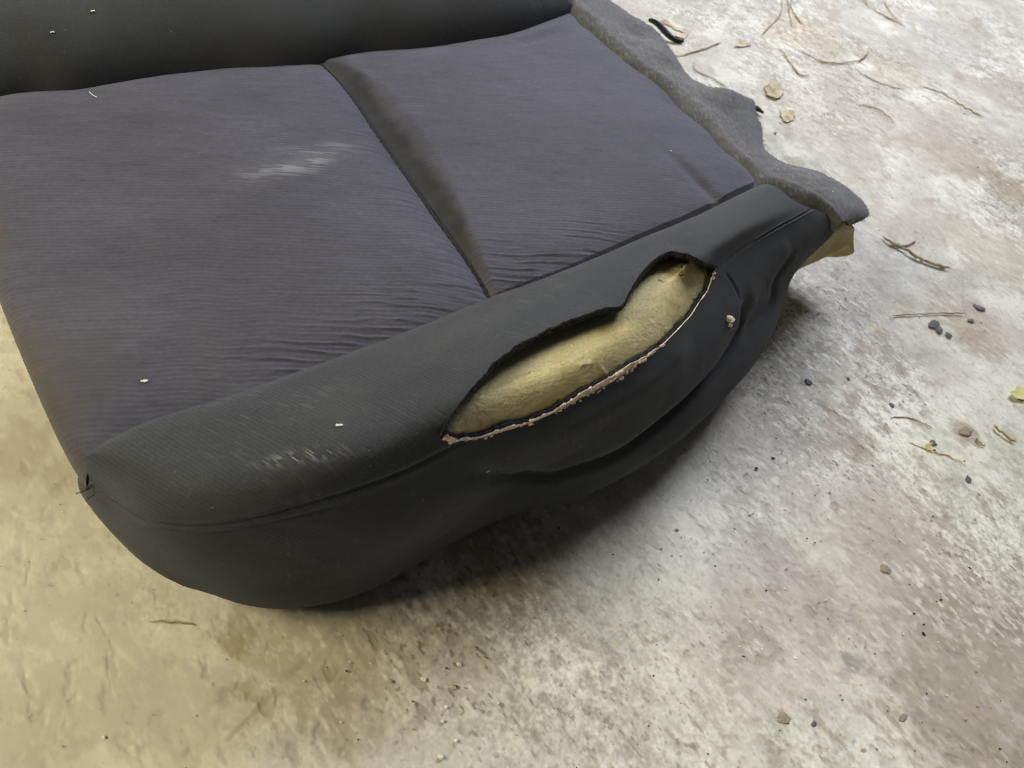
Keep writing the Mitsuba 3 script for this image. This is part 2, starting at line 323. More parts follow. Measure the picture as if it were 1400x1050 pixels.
# creases on the lower side where the loose cover folds over
Bs = B0
for line, depth, width in ((np.array([(0.3428,0.4814),(0.3527,0.5193),(0.3614,0.556),(0.3798,0.7193),(0.4308,0.7881),(0.4709,0.7672),(0.5124,0.7617),(0.5745,0.7512),(0.6517,0.7444),(0.7248,0.7634),(0.7679,0.7444),(0.7809,0.6734),(0.7643,0.5586)]), .0065, .0065), (np.array([(0.9187,0.5784),(0.9078,0.6503),(0.8617,0.8009),(0.7976,0.7793),(0.7531,0.7881)]), .0036, .0065),
                           (np.array([(0.7599,0.4475),(0.7641,0.5141),(0.7659,0.5732)]), .0006, .0016), (np.array([(0.0749,0.474),(0.0952,0.4771),(0.1228,0.4555),(0.1569,0.4556),(0.1902,0.4522),(0.2286,0.4579),(0.2578,0.455)]), .0005, .0018), (np.array([(0.3682,0.4193),(0.444,0.5126),(0.5174,0.5014),(0.5828,0.5033),(0.6646,0.4886)]), -.0030, .012)):
    lp = resample(line, 600, 2)
    c3 = make_interp_spline(cb, make_interp_spline(ca, ROWS, k=3)(lp[:, 0]), k=3, axis=1)
    c3 = np.array([c3(b_)[i] for i, b_ in enumerate(lp[:, 1])])
    dd, ii = cKDTree(c3).query(B0.reshape(-1, 3), distance_upper_bound=.05)
    dd = np.where(np.isfinite(dd), dd, 1).reshape(AA.shape); ii = np.minimum(ii, 599).reshape(AA.shape) / 599.
    m = sst(0, .18, ii) * sst(1.0, .85, ii)
    above = np.where(BB < np.interp(AA, np.sort(lp[:, 0]), lp[np.argsort(lp[:, 0]), 1]), 1.0, -.3)
    disp += m * (-depth * np.exp(-(dd / width) ** 2) + .30 * depth * above * np.exp(-((dd - 2.4 * width) / (1.5 * width)) ** 2))
Bs = B0 + Bn * disp[..., None]
BS_I = RegularGridInterpolator((ga, gb), Bs, method='linear', bounds_error=False, fill_value=None)
BN_I = RegularGridInterpolator((ga, gb), Bn, method='linear', bounds_error=False, fill_value=None)

# the tear, in the cover's own coordinates: upper edge then lower edge
tear_up = np.array([(0.3506,0.3582),(0.3657,0.3192),(0.3797,0.295),(0.3943,0.2739),(0.4098,0.2593),(0.4295,0.2402),(0.4508,0.2265),(0.4686,0.22),(0.4868,0.2179),(0.5043,0.2129),(0.522,0.2121),(0.5423,0.2103),(0.5615,0.2133),(0.5836,0.2234),(0.6009,0.2373),(0.6093,0.2377),(0.621,0.2252),(0.6417,0.2098),(0.6585,0.1995),(0.6764,0.1914),(0.6921,0.1876),(0.707,0.1911),(0.7254,0.2255),(0.7333,0.2582),(0.7394,0.3095),(0.7449,0.3578),(0.7525,0.3967)])
tear_lo = np.array([(0.7511,0.4082),(0.7369,0.4286),(0.7161,0.445),(0.6938,0.4426),(0.6668,0.4469),(0.6421,0.4412),(0.6173,0.4382),(0.5964,0.4379),(0.5712,0.4323),(0.5506,0.432),(0.5275,0.4379),(0.5063,0.4389),(0.4848,0.4406),(0.4673,0.4464),(0.45,0.4506),(0.4334,0.4527),(0.4187,0.4511),(0.402,0.4432),(0.3855,0.4372),(0.3701,0.4297),(0.3546,0.4077),(0.3487,0.3795)])
up_ab, lo_ab = resample(tear_up, 500, 1), resample(tear_lo, 500, 1)
up_ab[1:-1, 1] += 0.0012 * (meshkit.fbm(np.stack([np.arange(498) * .35, np.zeros(498), np.zeros(498)], -1), 2, 6) - .5) * 2 + 0.0030 * (meshkit.fbm(np.stack([np.arange(498) * .09, np.zeros(498), np.zeros(498)], -1), 3, 5) - .5) * 2
poly = np.vstack([up_ab, lo_ab])
import shapely
pg = shapely.Polygon(poly).buffer(0)
F = grid_faces(NA, NB)
uvf = np.stack([AA.ravel(), BB.ravel()], 1)
cent = uvf[F].mean(1)
near = (cent[:, 0] > poly[:, 0].min()) & (cent[:, 0] < poly[:, 0].max()) & (cent[:, 1] > poly[:, 1].min()) & (cent[:, 1] < poly[:, 1].max())
cut = np.zeros(len(F), bool)
cut[near] = shapely.contains_xy(pg, cent[near, 0], cent[near, 1])
Fk = F[~cut]
edge_vert = np.intersect1d(np.unique(F[cut]), np.unique(Fk))
ring = shapely.LinearRing(poly)
snapped = np.array([ring.interpolate(ring.project(shapely.Point(q))).coords[0] for q in uvf[edge_vert]])
Vb = Bs.reshape(-1, 3).copy()
Vb[edge_vert] = BS_I(snapped)
# the upper lip stands off the foam a little, most near the rear end of the tear
P_up, P_lo = BS_I(up_ab), BS_I(lo_ab)
box = (AA.ravel() > .3) & (AA.ravel() < .95) & (BB.ravel() > .05) & (BB.ravel() < .6)
idx = np.nonzero(box)[0]
du_, iu_ = cKDTree(P_up).query(Vb[idx])
lift = 0.0022 * np.exp(-(du_ / .010) ** 2) * sst(0, 60, iu_) * sst(500, 440, iu_)
Vb[idx] += Bn.reshape(-1, 3)[idx] * lift[:, None]
keep = np.unique(Fk); remap = -np.ones(len(Vb), int); remap[keep] = np.arange(len(keep))
add('car_seat_cushion__near_bolster', world(Vb[keep]), remap[Fk], 'm_leather', label='worn black side bolster with a long gaping tear along its seam')
labels['car_seat_cushion'] = {'label': 'black fabric car seat cushion with a torn bolster showing yellow foam', 'category': 'car seat cushion'}

# ribbons along the torn edges
def ribbon(P, N, W, lift0, lift1, thick, closed_end=True):
    """A strip along P, W (n x 3) across, raised along N; a closed flattened tube."""
    k = 8; an = np.arange(k) * 2 * np.pi / k
    c = P + W * .5 + N * ((lift0 + lift1) / 2)[:, None] if np.ndim(lift0) else P + W * .5 + N * ((lift0 + lift1) / 2)
    rad = W * .5 + N * ((lift1 - lift0) / 2 if not np.ndim(lift0) else ((lift1 - lift0) / 2)[:, None])
    nn = np.cross(rad, np.gradient(P, axis=0)); nn /= np.linalg.norm(nn, axis=1, keepdims=True) + 1e-12
    th = np.broadcast_to(thick, (len(P),))[:, None]
    V = (c[:, None] + np.cos(an)[None, :, None] * rad[:, None] + np.sin(an)[None, :, None] * (nn * th)[:, None]).reshape(-1, 3)
    i, j = np.meshgrid(np.arange(len(P) - 1), np.arange(k), indexing='ij'); j2 = (j + 1) % k
    q = np.stack([i * k + j, i * k + j2, (i + 1) * k + j2, (i + 1) * k + j], -1).reshape(-1, 4)
    return V, np.vstack([q[:, [0, 1, 2]], q[:, [0, 2, 3]]])


inward_lo = cKDTree(P_up).query(P_lo)[1]
N_lo, N_up = BN_I(lo_ab), BN_I(up_ab)


def across(P, N, sign_to):
    t = np.gradient(P, axis=0); w = np.cross(t, N); w /= np.linalg.norm(w, axis=1, keepdims=True) + 1e-12
    return np.where((np.sum(w * sign_to, 1) < 0)[:, None], -w, w)


W_lo = across(P_lo, N_lo, P_up[inward_lo] - P_lo)
W_up = across(P_up, N_up, P_lo[cKDTree(P_lo).query(P_up)[1]] - P_up)
s = np.linspace(0, 1, 500)       # from the rear end to the front end of the tear
n1 = meshkit.fbm(np.stack([s * 22, s * 0, s * 0], -1), 4, 3); n2 = meshkit.fbm(np.stack([s * 70, s * 0, s * 0 + 4], -1), 3, 8)
wl = 0.0018 + 0.0036 * np.exp(-((s - .55) / .10) ** 2) + 0.0008 * np.exp(-((s - .80) / .14) ** 2) + 0.0016 * sst(.95, 1, s) + 0.0016 * np.exp(-((s - .04) / .05) ** 2)
gap = sst(.10, .15, s) * sst(.40, .33, s)          # here the lining has crumbled away
n3 = meshkit.fbm(np.stack([s * 190, s * 0, s * 0 + 2], -1), 2, 15)
wl = np.clip(wl * (1 - .92 * gap) * (0.25 + 1.5 * n1) + 0.0026 * (n2 - .5) + .0014 * (n3 - .5), 0.0001, .01)
V_, F_ = ribbon(P_lo, N_lo, W_lo * wl[:, None], np.full(500, -.0004), .0002 + .0016 * (n2 - .3) + .0010 * (n3 - .5), .0002 + .0009 * n1 * n3)
crumbs = [(V_, F_)]
for i in range(150):
    k_ = int(np.clip(rng.normal(270, 60), 150, 495)) if i < 90 else int(rng.integers(5, 495))
    if wl[k_] < .0008:
        continue
    ico = trimesh.creation.icosphere(subdivisions=1); r_ = rng.uniform(.0004, .0011)
    cv = np.array(ico.vertices) * (1 + .9 * (rng.random((len(ico.vertices), 1)) - .5)) * r_ * [1.5, 1, .7]
    crumbs.append((cv + P_lo[k_] + W_lo[k_] * wl[k_] * rng.uniform(-.25, .9) + N_lo[k_] * rng.uniform(0, .0006), np.array(ico.faces)))
V_, F_ = join(crumbs)
add('car_seat_cushion__torn_edge', world(V_), F_, 'm_lining', label='crumbly pinkish beige lining exposed along the lower lip of the tear')
w2 = 0.0006 + .0014 * n1 * (1 + gap) * sst(.15, .4, n2)
V_, F_ = ribbon(P_lo + W_lo * (wl * .9)[:, None], N_lo, W_lo * w2[:, None], np.full(500, -.0002), np.full(500, -.0022), .0005)
add('car_seat_cushion__backing_edge', world(V_), F_, 'm_backing', label='black backing cloth between the lining and the foam')
V_, F_ = ribbon(P_up + N_up * .0015, N_up, W_up * .0006, np.full(500, .0004), np.full(500, -.0035), .0009)
add('car_seat_cushion__backing_edge_001', world(V_), F_, 'm_backing', label='thick dark upper lip of the tear, frayed')
# fray along the upper lip
hairs = []
for i in range(1100):
    k = int(rng.integers(8, 490)); p0 = P_up[k] + N_up[k] * .0015
    d = W_up[k] * rng.uniform(.3, 1) + N_up[k] * rng.uniform(-.6, .7) + np.gradient(P_up, axis=0)[k] * rng.uniform(-400, 400) * .5
    d /= np.linalg.norm(d); L = rng.uniform(.0010, .0048)
    t = np.linspace(0, 1, 4)[:, None]
    hairs.append(tube(p0 - W_up[k] * .0006 + d * L * t + N_up[k] * rng.uniform(-.001, .001) * t ** 2, np.array([.00016, .00014, .00010, .00004]), 3, False))
V_, F_ = join(hairs)
add('car_seat_cushion__fray', world(V_), F_, 'm_thread', kind='stuff')

# ------------------------------------------------------------------ foam under the tear
fa, fb = np.linspace(.30, .93, 420), np.linspace(.06, .60, 240)
FA, FB = np.meshgrid(fa, fb, indexing='ij')
q = np.stack([FA.ravel(), FB.ravel()], 1)
fp, fnm = make_interp_spline(cb, make_interp_spline(ca, ROWS, k=3)(fa), k=3, axis=1)(fb).reshape(-1, 3), BN_I(q)
d_up, iu = cKDTree(P_up).query(fp); d_lo, il = cKDTree(P_lo).query(fp)
inside_p = shapely.contains_xy(pg, q[:, 0], q[:, 1])
frac = np.where(inside_p, d_lo / (d_lo + d_up + 1e-9), np.where(d_lo < d_up, 0, 1))
depth = .0020 + .0065 * sst(0, 1, frac)
depth = np.where(inside_p, depth, np.maximum(depth, .0030) + .002)
fu, fv = fp[:, 0], fp[:, 1]
from scipy.ndimage import gaussian_filter
depth = gaussian_filter(depth.reshape(420, 240), 5, mode='nearest').ravel()
depth += 0.0006 * nz(fu, fv, 60, 21, 4) + .0005 * nz(fu, fv, 260, 22, 3)
crack = np.abs(nz(fu, fv, 75, 33, 3)); depth += .0013 * sst(.022, .004, crack) * sst(.60, .72, FA.ravel()) * sst(0.0, .06, nz(fu, fv, 30, 35, 2) + .05)
# a low ridge of foam skin towards the narrow end, a crumbly spot by the lower lip
lp3 = BS_I(resample(np.array([(0.3804,0.3938),(0.4146,0.3759),(0.4454,0.3807),(0.4834,0.3746),(0.5065,0.3702),(0.518,0.3785)]), 80, 2)); dl = cKDTree(lp3[:, :2]).query(fp[:, :2])[0]
depth -= .0006 * np.exp(-(dl / .0045) ** 2)
lp3 = BS_I(resample(np.array([(0.5107,0.355),(0.5215,0.3661),(0.5235,0.3975),(0.5241,0.4186)]), 80, 2)); dl = cKDTree(lp3[:, :2]).query(fp[:, :2])[0]
depth -= .0009 * np.exp(-(dl / .0012) ** 2) * sst(.35, .6, nz(fu, fv, 400, 23, 2) + .5)
fpos = fp - fnm * depth[:, None]
tc = frac[:, None]
chord = (P_lo[il] - N_lo[il] * .0026) * (1 - tc) + (P_up[iu] - N_up[iu] * .0075) * tc
shift = np.where(inside_p[:, None], chord - fp + fnm * .0048, 0) * .30
shift = np.stack([gaussian_filter(shift[:, c_].reshape(420, 240), 7).ravel() for c_ in range(3)], 1)
shift = np.minimum(np.sum(shift * fnm, 1), .0002)[:, None] * fnm
add('car_seat_cushion__foam', world(fpos + shift), grid_faces(420, 240), 'm_foam', label='yellow foam padding showing through the tear in the bolster')

# ------------------------------------------------------------------ centre panel, in a front and a rear half
near_px = bolster_base(np.linspace(ca[2] * .9, 1, 60), np.array([.03]))[:, 0] + [0, .004, 0]
near_px[:, 2] = np.maximum(near_px[:, 2], .1215)
far_px = np.vstack([[[near_px[0, 0] + .011, -.327, .124]], np.array([(0.0465,-0.32833,0.128),(0.06783,-0.32742,0.128),(0.09223,-0.32058,0.128),(0.12681,-0.31955,0.128),(0.19084,-0.31456,0.128),(0.27817,-0.29875,0.128),(0.31553,-0.29981,0.128),(0.3712,-0.29055,0.128),(0.43204,-0.28574,0.128),(0.47801,-0.28531,0.128),(0.51598,-0.29064,0.129),(0.55887,-0.29715,0.13)])])
rear_px = np.array([(0.53618,-0.01079,0.128),(0.54463,-0.03325,0.128),(0.54411,-0.05824,0.128),(0.5499,-0.08154,0.128),(0.55018,-0.11746,0.129),(0.55499,-0.15867,0.13),(0.55239,-0.19441,0.13),(0.55475,-0.25022,0.13),(0.55887,-0.29715,0.13)])
cross_px = np.array([(0.25208,-0.00609,0.128),(0.2559,-0.03709,0.128),(0.25795,-0.06603,0.128),(0.2613,-0.10748,0.128),(0.26487,-0.14454,0.128),(0.26843,-0.17918,0.128),(0.27378,-0.21642,0.128),(0.27791,-0.25447,0.128),(0.27917,-0.27587,0.128),(0.28042,-0.2992,0.128)])
NS, NT = 640, 360
ts, tt = np.linspace(0, 1, NS), np.linspace(0, 1, NT)
Nc, Fc = resample(near_px, NS, 2), resample(far_px, NS, 2)
Rc = resample(rear_px, NT, 2); Fr = np.linspace(near_px[0], far_px[0], NT) - np.sin(np.linspace(0, np.pi, NT))[:, None] * [.0035, 0, 0]
Rc[0] = Nc[-1]; S_, T_ = ts[:, None, None], tt[None, :, None]
coons = (1 - T_) * Nc[:, None] + T_ * Fc[:, None] + (1 - S_) * Fr[None] + S_ * Rc[None] - ((1 - S_) * (1 - T_) * Nc[0] + S_ * (1 - T_) * Nc[-1] + (1 - S_) * T_ * Fc[0] + S_ * T_ * Fc[-1])
cs = resample(cross_px, 400, 2)
SEAM_FIT = [float(c_) for c_ in np.polyfit(cs[:, 1], cs[:, 0], 2)]


def insert_height(P):
    u, v = P[..., 0], P[..., 1]
    sh = u.shape
    pts = P[..., :2].reshape(-1, 2)
    dn = cKDTree(resample(near_px, 1500, 2)[:, :2]).query(pts)[0].reshape(sh)
    df = cKDTree(resample(far_px, 1500, 2)[:, :2]).query(pts)[0].reshape(sh)
    dr_ = cKDTree(resample(rear_px, 1000, 2)[:, :2]).query(pts)[0].reshape(sh)
    dc, ic = cKDTree(cs[:, :2]).query(pts); dc, ic = dc.reshape(sh), ic.reshape(sh) / 399.
    side = np.sign(u - np.interp(v, cs[::-1, 1], cs[::-1, 0]))
    sd = dc * side
    puff = .013 * (1 - np.exp(-dn / .028)) * (1 - np.exp(-df / .035)) * (1 - np.exp(-dr_ / .030))
    h = puff + .004 * np.exp(-((u - .14) / .09) ** 2 - ((v + .16) / .09) ** 2)
    w = .005 + .020 * sst(-.02, .50, ic) * sst(1.05, .70, ic)
    amp = .25 + .75 * np.sin(np.pi * ic)
    front = np.where(sd <= 0, -.011 * np.exp(-(dc / .012)), 0)
    rear = np.where(sd > 0, -.010 - .003 * amp + (.010 + .004 * amp) * sst(-.1, 1.25, dc / w), 0)
    h = h + (front + rear) * (puff / .013 * .7 + .3)
    # ripples of stretched fabric running into the cross seam and out from the near bolster
    a, b = .899 * u + .438 * v, -.438 * u + .899 * v
    wob = .006 * nz(u, v, 40, 51, 2)
    rip = np.sin((b + wob + .10 * dc) * 2 * np.pi / .0062)
    h = h + .00035 * rip * np.exp(-(dc / .022) ** 2) * (sd < 0) * (.4 + 1.2 * (nz(u, v, 60, 52, 2) + .5))
    k = np.abs(((b + .5 * wob) / .0056 + .9 * nz(a, b * 3, 24, 53, 2)) % 1.0 - .5)
    seg = sst(-.07, .03, nz(a, b * 6, 26, 54, 2))
    h = h + .0009 * sst(.15, .02, k) * seg * (np.exp(-((dn - .012) / .024) ** 2) + .10) * sst(.045, .10, u) * (1 - sst(.33, .42, u))
    h = h + .0012 * nz(a, b * 2.2, 22, 55, 3) + .0004 * nz(a, b * 3, 90, 56, 3)
    # soft fold across the rear near corner and a scooped tuck at the rear far corner
    h = h - .004 * np.exp(-((u - .475 - .10 * (v + .03)) / .007) ** 2) * np.exp(-((v + .02) / .04) ** 2)
    h = h - .007 * np.exp(-((sd - .215) / .05) ** 2 - ((df - .022) / .010) ** 2)
    return h, side


hh, side = insert_height(coons)
P = coons.copy(); P[..., 2] += hh
# the front edge rolls over and hangs down
nr = 60; ph = np.linspace(0, 1, nr)[::-1]
lip = make_interp_spline(np.linspace(0, 1, 7), np.array([[0, 0], [-.0050, -.0030], [-.0090, -.0095], [-.0100, -.018], [-.007, -.038], [.006, -.080], [.030, -.119]]), k=2)(ph)
roll_u, roll_z = lip[:, :1] * (1 - .3 * np.exp(-tt / .035)) + np.zeros(NT), lip[:, 1:] * np.ones(NT)
front = np.stack([P[0, :, 0][None] + roll_u, P[0, :, 1][None] + .004 * ph[:, None] ** .6 * np.exp(-tt / .03), P[0, :, 2][None] + roll_z], -1)
P = np.vstack([front[:-1], P]); side = np.vstack([-np.ones((nr - 1, NT)), side])
FI = grid_faces(len(P), NT)
g0, g1 = nr - 40, nr + 40
sm = gaussian_filter(P, (7, 0, 0), mode='nearest')
wt = np.zeros(len(P)); wt[g0:g1] = np.sin(np.linspace(0, np.pi, g1 - g0)) ** .7
P = P * (1 - wt[:, None, None]) + sm * wt[:, None, None]
fs = side.ravel()[FI].mean(1) > 0
for key, m, lab in (('front_panel', ~fs, 'larger front half of the grey cloth centre panel, scuffed in the middle with a pale sheen painted in'), ('rear_panel', fs, 'rear half of the grey cloth centre panel, behind the cross seam')):
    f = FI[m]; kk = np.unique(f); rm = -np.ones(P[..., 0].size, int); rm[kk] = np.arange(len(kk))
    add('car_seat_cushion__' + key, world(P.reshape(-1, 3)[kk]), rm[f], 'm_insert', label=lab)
seam = cs.copy(); hs, _ = insert_height(np.ascontiguousarray(seam[None])); seam[:, 2] += hs[0] + .0006
add('car_seat_cushion__cross_seam', *[(world(v), f) for v, f in [tube(seam, .0009, 6)]][0], 'm_thread', label='dark sewn cross seam between the two halves of the centre panel')

# ------------------------------------------------------------------ far bolster
M = 260
fu_ = np.linspace(0, 1, M); Fs = resample(far_px, M, 2)
prof = np.array([[.003, -.014], [-.001, .002], [-.012, .022], [-.034, .040], [-.062, .046], [-.090, .030], [-.104, -.010], [-.100, -.070], [-.080, -.118]])
nose = np.sqrt(np.clip(1 - (1 - np.clip((Fs[:, 0] - .012) / .10, 0, 1)) ** 2, 0, 1)); tail = 1 - .55 * sst(.46, .60, Fs[:, 0])
k = 160
pp = make_interp_spline(np.linspace(0, 1, len(prof)), prof, k=3)(np.linspace(0, 1, k))
sc = (nose * tail)[:, None]
V_ = np.stack([Fs[:, :1] + 0 * pp[None, :, 0], Fs[:, 1:2] + pp[None, :, 0] * (.35 + .65 * sc), Fs[:, 2:3] + np.where(pp[None, :, 1] > 0, pp[None, :, 1] * sc, pp[None, :, 1])], -1)
V_[..., 2] += .0012 * nz(V_[..., 0], V_[..., 1], 25, 61, 3)
FARV = V_.reshape(-1, 3)
add('car_seat_cushion__far_bolster', world(V_.reshape(-1, 3)), grid_faces(M, k, True), 'm_leather', label='far side bolster of plain black cloth, unbroken')

# ------------------------------------------------------------------ felt flap along the rear edge
fl_in = np.array([(0.55765,-0.3528,0.134),(0.55564,-0.29395,0.132),(0.55155,-0.2473,0.132),(0.54883,-0.21679,0.132),(0.54921,-0.19184,0.132),(0.55032,-0.17263,0.132),(0.55179,-0.15631,0.132),(0.55097,-0.13643,0.131),(0.54702,-0.11535,0.131),(0.54565,-0.09638,0.131),(0.54675,-0.07966,0.13),(0.54303,-0.06023,0.13),(0.53977,-0.03902,0.13),(0.53662,-0.01849,0.13),(0.53324,-0.00577,0.131),(0.54061,0.00513,0.132),(0.55011,0.0163,0.131),(0.55903,0.02767,0.128),(0.5708,0.03649,0.122),(0.57999,0.04358,0.117),(0.58898,0.05241,0.11)])
fl_out = np.array([(0.66929,-0.39354,0.105),(0.67724,-0.31893,0.102),(0.68563,-0.28463,0.1),(0.67806,-0.25558,0.1),(0.66409,-0.22206,0.1),(0.65226,-0.18822,0.1),(0.66493,-0.16659,0.098),(0.68483,-0.15158,0.094),(0.70656,-0.14109,0.092),(0.69483,-0.12412,0.09),(0.67948,-0.1033,0.09),(0.64658,-0.07531,0.094),(0.63139,-0.05387,0.098),(0.6375,-0.03766,0.098),(0.65319,-0.02363,0.098),(0.66275,-0.00852,0.098),(0.66768,0.01173,0.098),(0.66999,0.03132,0.096),(0.66495,0.04611,0.094),(0.64511,0.05091,0.096),(0.61417,0.05191,0.102)])
NU, NW = 420, 90
tj = np.linspace(0, 1, NU); kx = np.linspace(0, 1, len(fl_in))
I_, O_ = make_interp_spline(kx, fl_in, k=2)(tj), make_interp_spline(kx, fl_out, k=3)(tj)
w = np.linspace(0, 1, NW)[None, :, None]
Pf = I_[:, None] * (1 - w) + O_[:, None] * w
ww = w[..., 0]; t2 = tj[:, None]
Pf[..., 2] += .006 * np.sin(np.pi * ww ** .8) - .006 * np.exp(-(ww / .05) ** 2) + .003 * np.exp(-((ww - .13) / .06) ** 2)
Pf[..., 2] += -.010 * np.exp(-((ww - .62) / .16) ** 2 - ((t2 - .11) / .030) ** 2) + .006 * np.exp(-((ww - .55) / .2) ** 2 - ((t2 - .20) / .03) ** 2)
Pf[..., 2] += .008 * np.exp(-((ww - .55) / .25) ** 2 - ((t2 - .40) / .06) ** 2) + .0035 * nz(Pf[..., 0], Pf[..., 1], 35, 71, 3) + .0012 * nz(Pf[..., 0], Pf[..., 1], 180, 72, 3)
nf = grid_normals(Pf); nf *= np.sign(nf[..., 2:3].mean())
edge = np.sqrt(np.clip(1 - ((ww - .96) / .04) ** 2, 0.02, 1)) * (ww > .96) + (ww <= .96)
top, bot = Pf + nf * (.0012 * edge)[..., None], Pf - nf * (.0012 * edge)[..., None]
F1 = grid_faces(NU, NW)
V_ = np.vstack([top.reshape(-1, 3), bot.reshape(-1, 3)]); o = NU * NW
rim = np.r_[np.arange(NU) * NW + NW - 1]
F_ = np.vstack([F1, F1[:, ::-1] + o, np.stack([rim[:-1], rim[1:], rim[1:] + o], 1), np.stack([rim[:-1], rim[1:] + o, rim[:-1] + o], 1)])
add('car_seat_cushion__felt_flap', world(V_), F_, 'm_felt', label='fuzzy grey felt flap with a ragged free edge along the rear of the cushion')

fz = []
for i in range(900):
    a_ = int(rng.integers(3, NU - 3)); p0 = Pf[a_, -1]; o_ = Pf[a_, -1] - Pf[a_, -6]; o_ /= np.linalg.norm(o_)
    d = o_ * rng.uniform(.2, 1) + np.array([rng.normal(0, .5), rng.normal(0, .5), rng.normal(0, .5)]); d /= np.linalg.norm(d)
    t = np.linspace(0, 1, 4)[:, None]; L = rng.uniform(.0015, .0045)
    fz.append(tube(p0 - o_ * .0006 + d * L * t + rng.normal(0, .0008, 3) * t ** 2, np.array([.00016, .00014, .00010, .00005]), 3, False))
V_, F_ = join(fz)
add('car_seat_cushion__felt_fuzz', world(V_), F_, 'm_lint', kind='stuff')

# ------------------------------------------------------------------ foam block poking out below the flap, and the foam body under the covers
ft = np.vstack([np.array([(0.53966,0.04948,0.08),(0.55579,0.04665,0.084),(0.58085,0.04568,0.088),(0.61215,0.04057,0.092),(0.63082,0.04147,0.092),(0.6427,0.04525,0.088)]), [[.660, .000, .082], [.630, -.04, .082]]])
fm = np.vstack([np.array([(0.54483,0.0521,0.072),(0.56304,0.04996,0.074),(0.59238,0.05049,0.074),(0.6227,0.04879,0.075),(0.64104,0.04855,0.075),(0.66071,0.05139,0.066)]), [[.668, .0, .064], [.635, -.05, .064]]])
fb_ = np.vstack([np.array([(0.5566,0.0528,0.06),(0.57743,0.04841,0.06),(0.60421,0.05073,0.06),(0.63425,0.05189,0.058),(0.65448,0.05017,0.056),(0.67534,0.0541,0.042)]), [[.666, .0, .040], [.633, -.05, .040]]])
fi = fb_ + [-.03, -.03, -.012]
G = np.stack([ft + [-.04, -.03, .004], ft, fm, fb_, fi], 1)
G = make_interp_spline(np.linspace(0, 1, 5), make_interp_spline(np.linspace(0, 1, 8), G, k=1)(np.linspace(0, 1, 90)), k=2, axis=1)(np.linspace(0, 1, 60))
gn = grid_normals(G); G = G + gn * (.002 * nz(G[..., 0], G[..., 1], 60, 81, 3, G[..., 2] * 60))[..., None]
add('car_seat_cushion__foam_001', world(G.reshape(-1, 3)), grid_faces(90, 60), 'm_foam', label='brownish yellow foam end sticking out under the grey felt flap')
plan = shapely.Polygon([(.045, -.38), (.045, .02), (.07, .040), (.15, .060), (.32, .070), (.46, .045), (.53, .02), (.57, -.04), (.58, -.34), (.52, -.40)]).buffer(.012).buffer(-.006)
body = trimesh.creation.extrude_polygon(plan, .07, engine='earcut'); body = body.subdivide().subdivide()
add('car_seat_cushion__foam_002', world(np.array(body.vertices) + [0, 0, 0.0005]), np.array(body.faces), 'm_foam', smooth=40)

# ------------------------------------------------------------------ stitches beside the shoulder seam, the loose thread at the front corner
st = []
for off in (-.011, .013):
    for a0 in np.arange(.845, .985, .0068):
        ab = np.stack([np.linspace(a0, a0 + .0046, 5), np.interp(np.linspace(a0, a0 + .0046, 5), ga, sb[:, 0]) + off], 1)
        st.append(tube(BS_I(ab) + BN_I(ab) * (.0001 + .0004 * np.sin(np.linspace(0, np.pi, 5)))[:, None], .00048, 5))
V_, F_ = join(st)
add('car_seat_cushion__stitching', world(V_), F_, 'm_stitch', label='double row of dark stitches on the rear of the near bolster', kind='stuff')
th = []
for i in range(4):
    p0 = np.array([.002 + rng.uniform(-.003, .004), .002 + rng.uniform(-.004, .006), .112 + rng.uniform(-.004, .004)])
    d = np.array([rng.uniform(-.007, -.003), rng.uniform(-.002, .002), rng.uniform(-.004, .002)])
    t = np.linspace(0, 1, 8)[:, None]
    th.append(tube(p0 + d * t + np.array([0, 0, rng.uniform(-.003, .002)]) * t ** 2, .0003, 4))
V_, F_ = join(th)
add('car_seat_cushion__loose_thread', world(V_), F_, 'm_thread', label='tuft of loose dark thread at the front near corner')

# ------------------------------------------------------------------ things on the seat and the floor
def rock(c, size, seed, flat=.7, rot=0.0, stretch=1.3, amp=.75):
    m = trimesh.creation.icosphere(subdivisions=3)
    v = np.array(m.vertices)
    v = v * (1 + amp * (meshkit.fbm(v * 1.3 + seed * 7.3, 3, seed) - .5)[:, None] * 2)
    v = v * (1 + .5 * (meshkit.fbm(v * 3.1 + seed, 2, seed + 9) - .5)[:, None])
    v = v * [stretch, 1, flat] * size
    cr, sr = math.cos(rot), math.sin(rot)
    return v @ np.array([[cr, -sr, 0], [sr, cr, 0], [0, 0, 1]]).T + np.asarray(c), np.array(m.faces)


def strand(key, pts, r, mat, label, cat, group=None, seed=0, z=None, taper=True):
    P3 = resample(np.c_[pts, np.zeros(len(pts))], 60, min(2, len(pts) - 1))
    n = np.linspace(0, 1, 60)
    wob = np.stack([meshkit.fbm(np.stack([n * 9, n * 0 + seed, n * 0], -1), 3, seed + k) - .5 for k in range(3)], -1)
    P3 = P3 + wob * [.004, .004, 0]
    P3[:, 2] = (r * .6 if z is None else z) + np.abs(wob[:, 2]) * r * 4
    R = .78 * r * (.45 + 1.1 * meshkit.fbm(np.stack([n * 14, n * 0, n * 0 + seed], -1), 2, seed))
    if taper:
        R = R * np.clip(np.minimum(n, 1 - n) * 6 + .25, 0, 1)
    V, F = tube(P3, R, 6)
    add(key, V, F, mat, label=label, cat=cat, group=group)


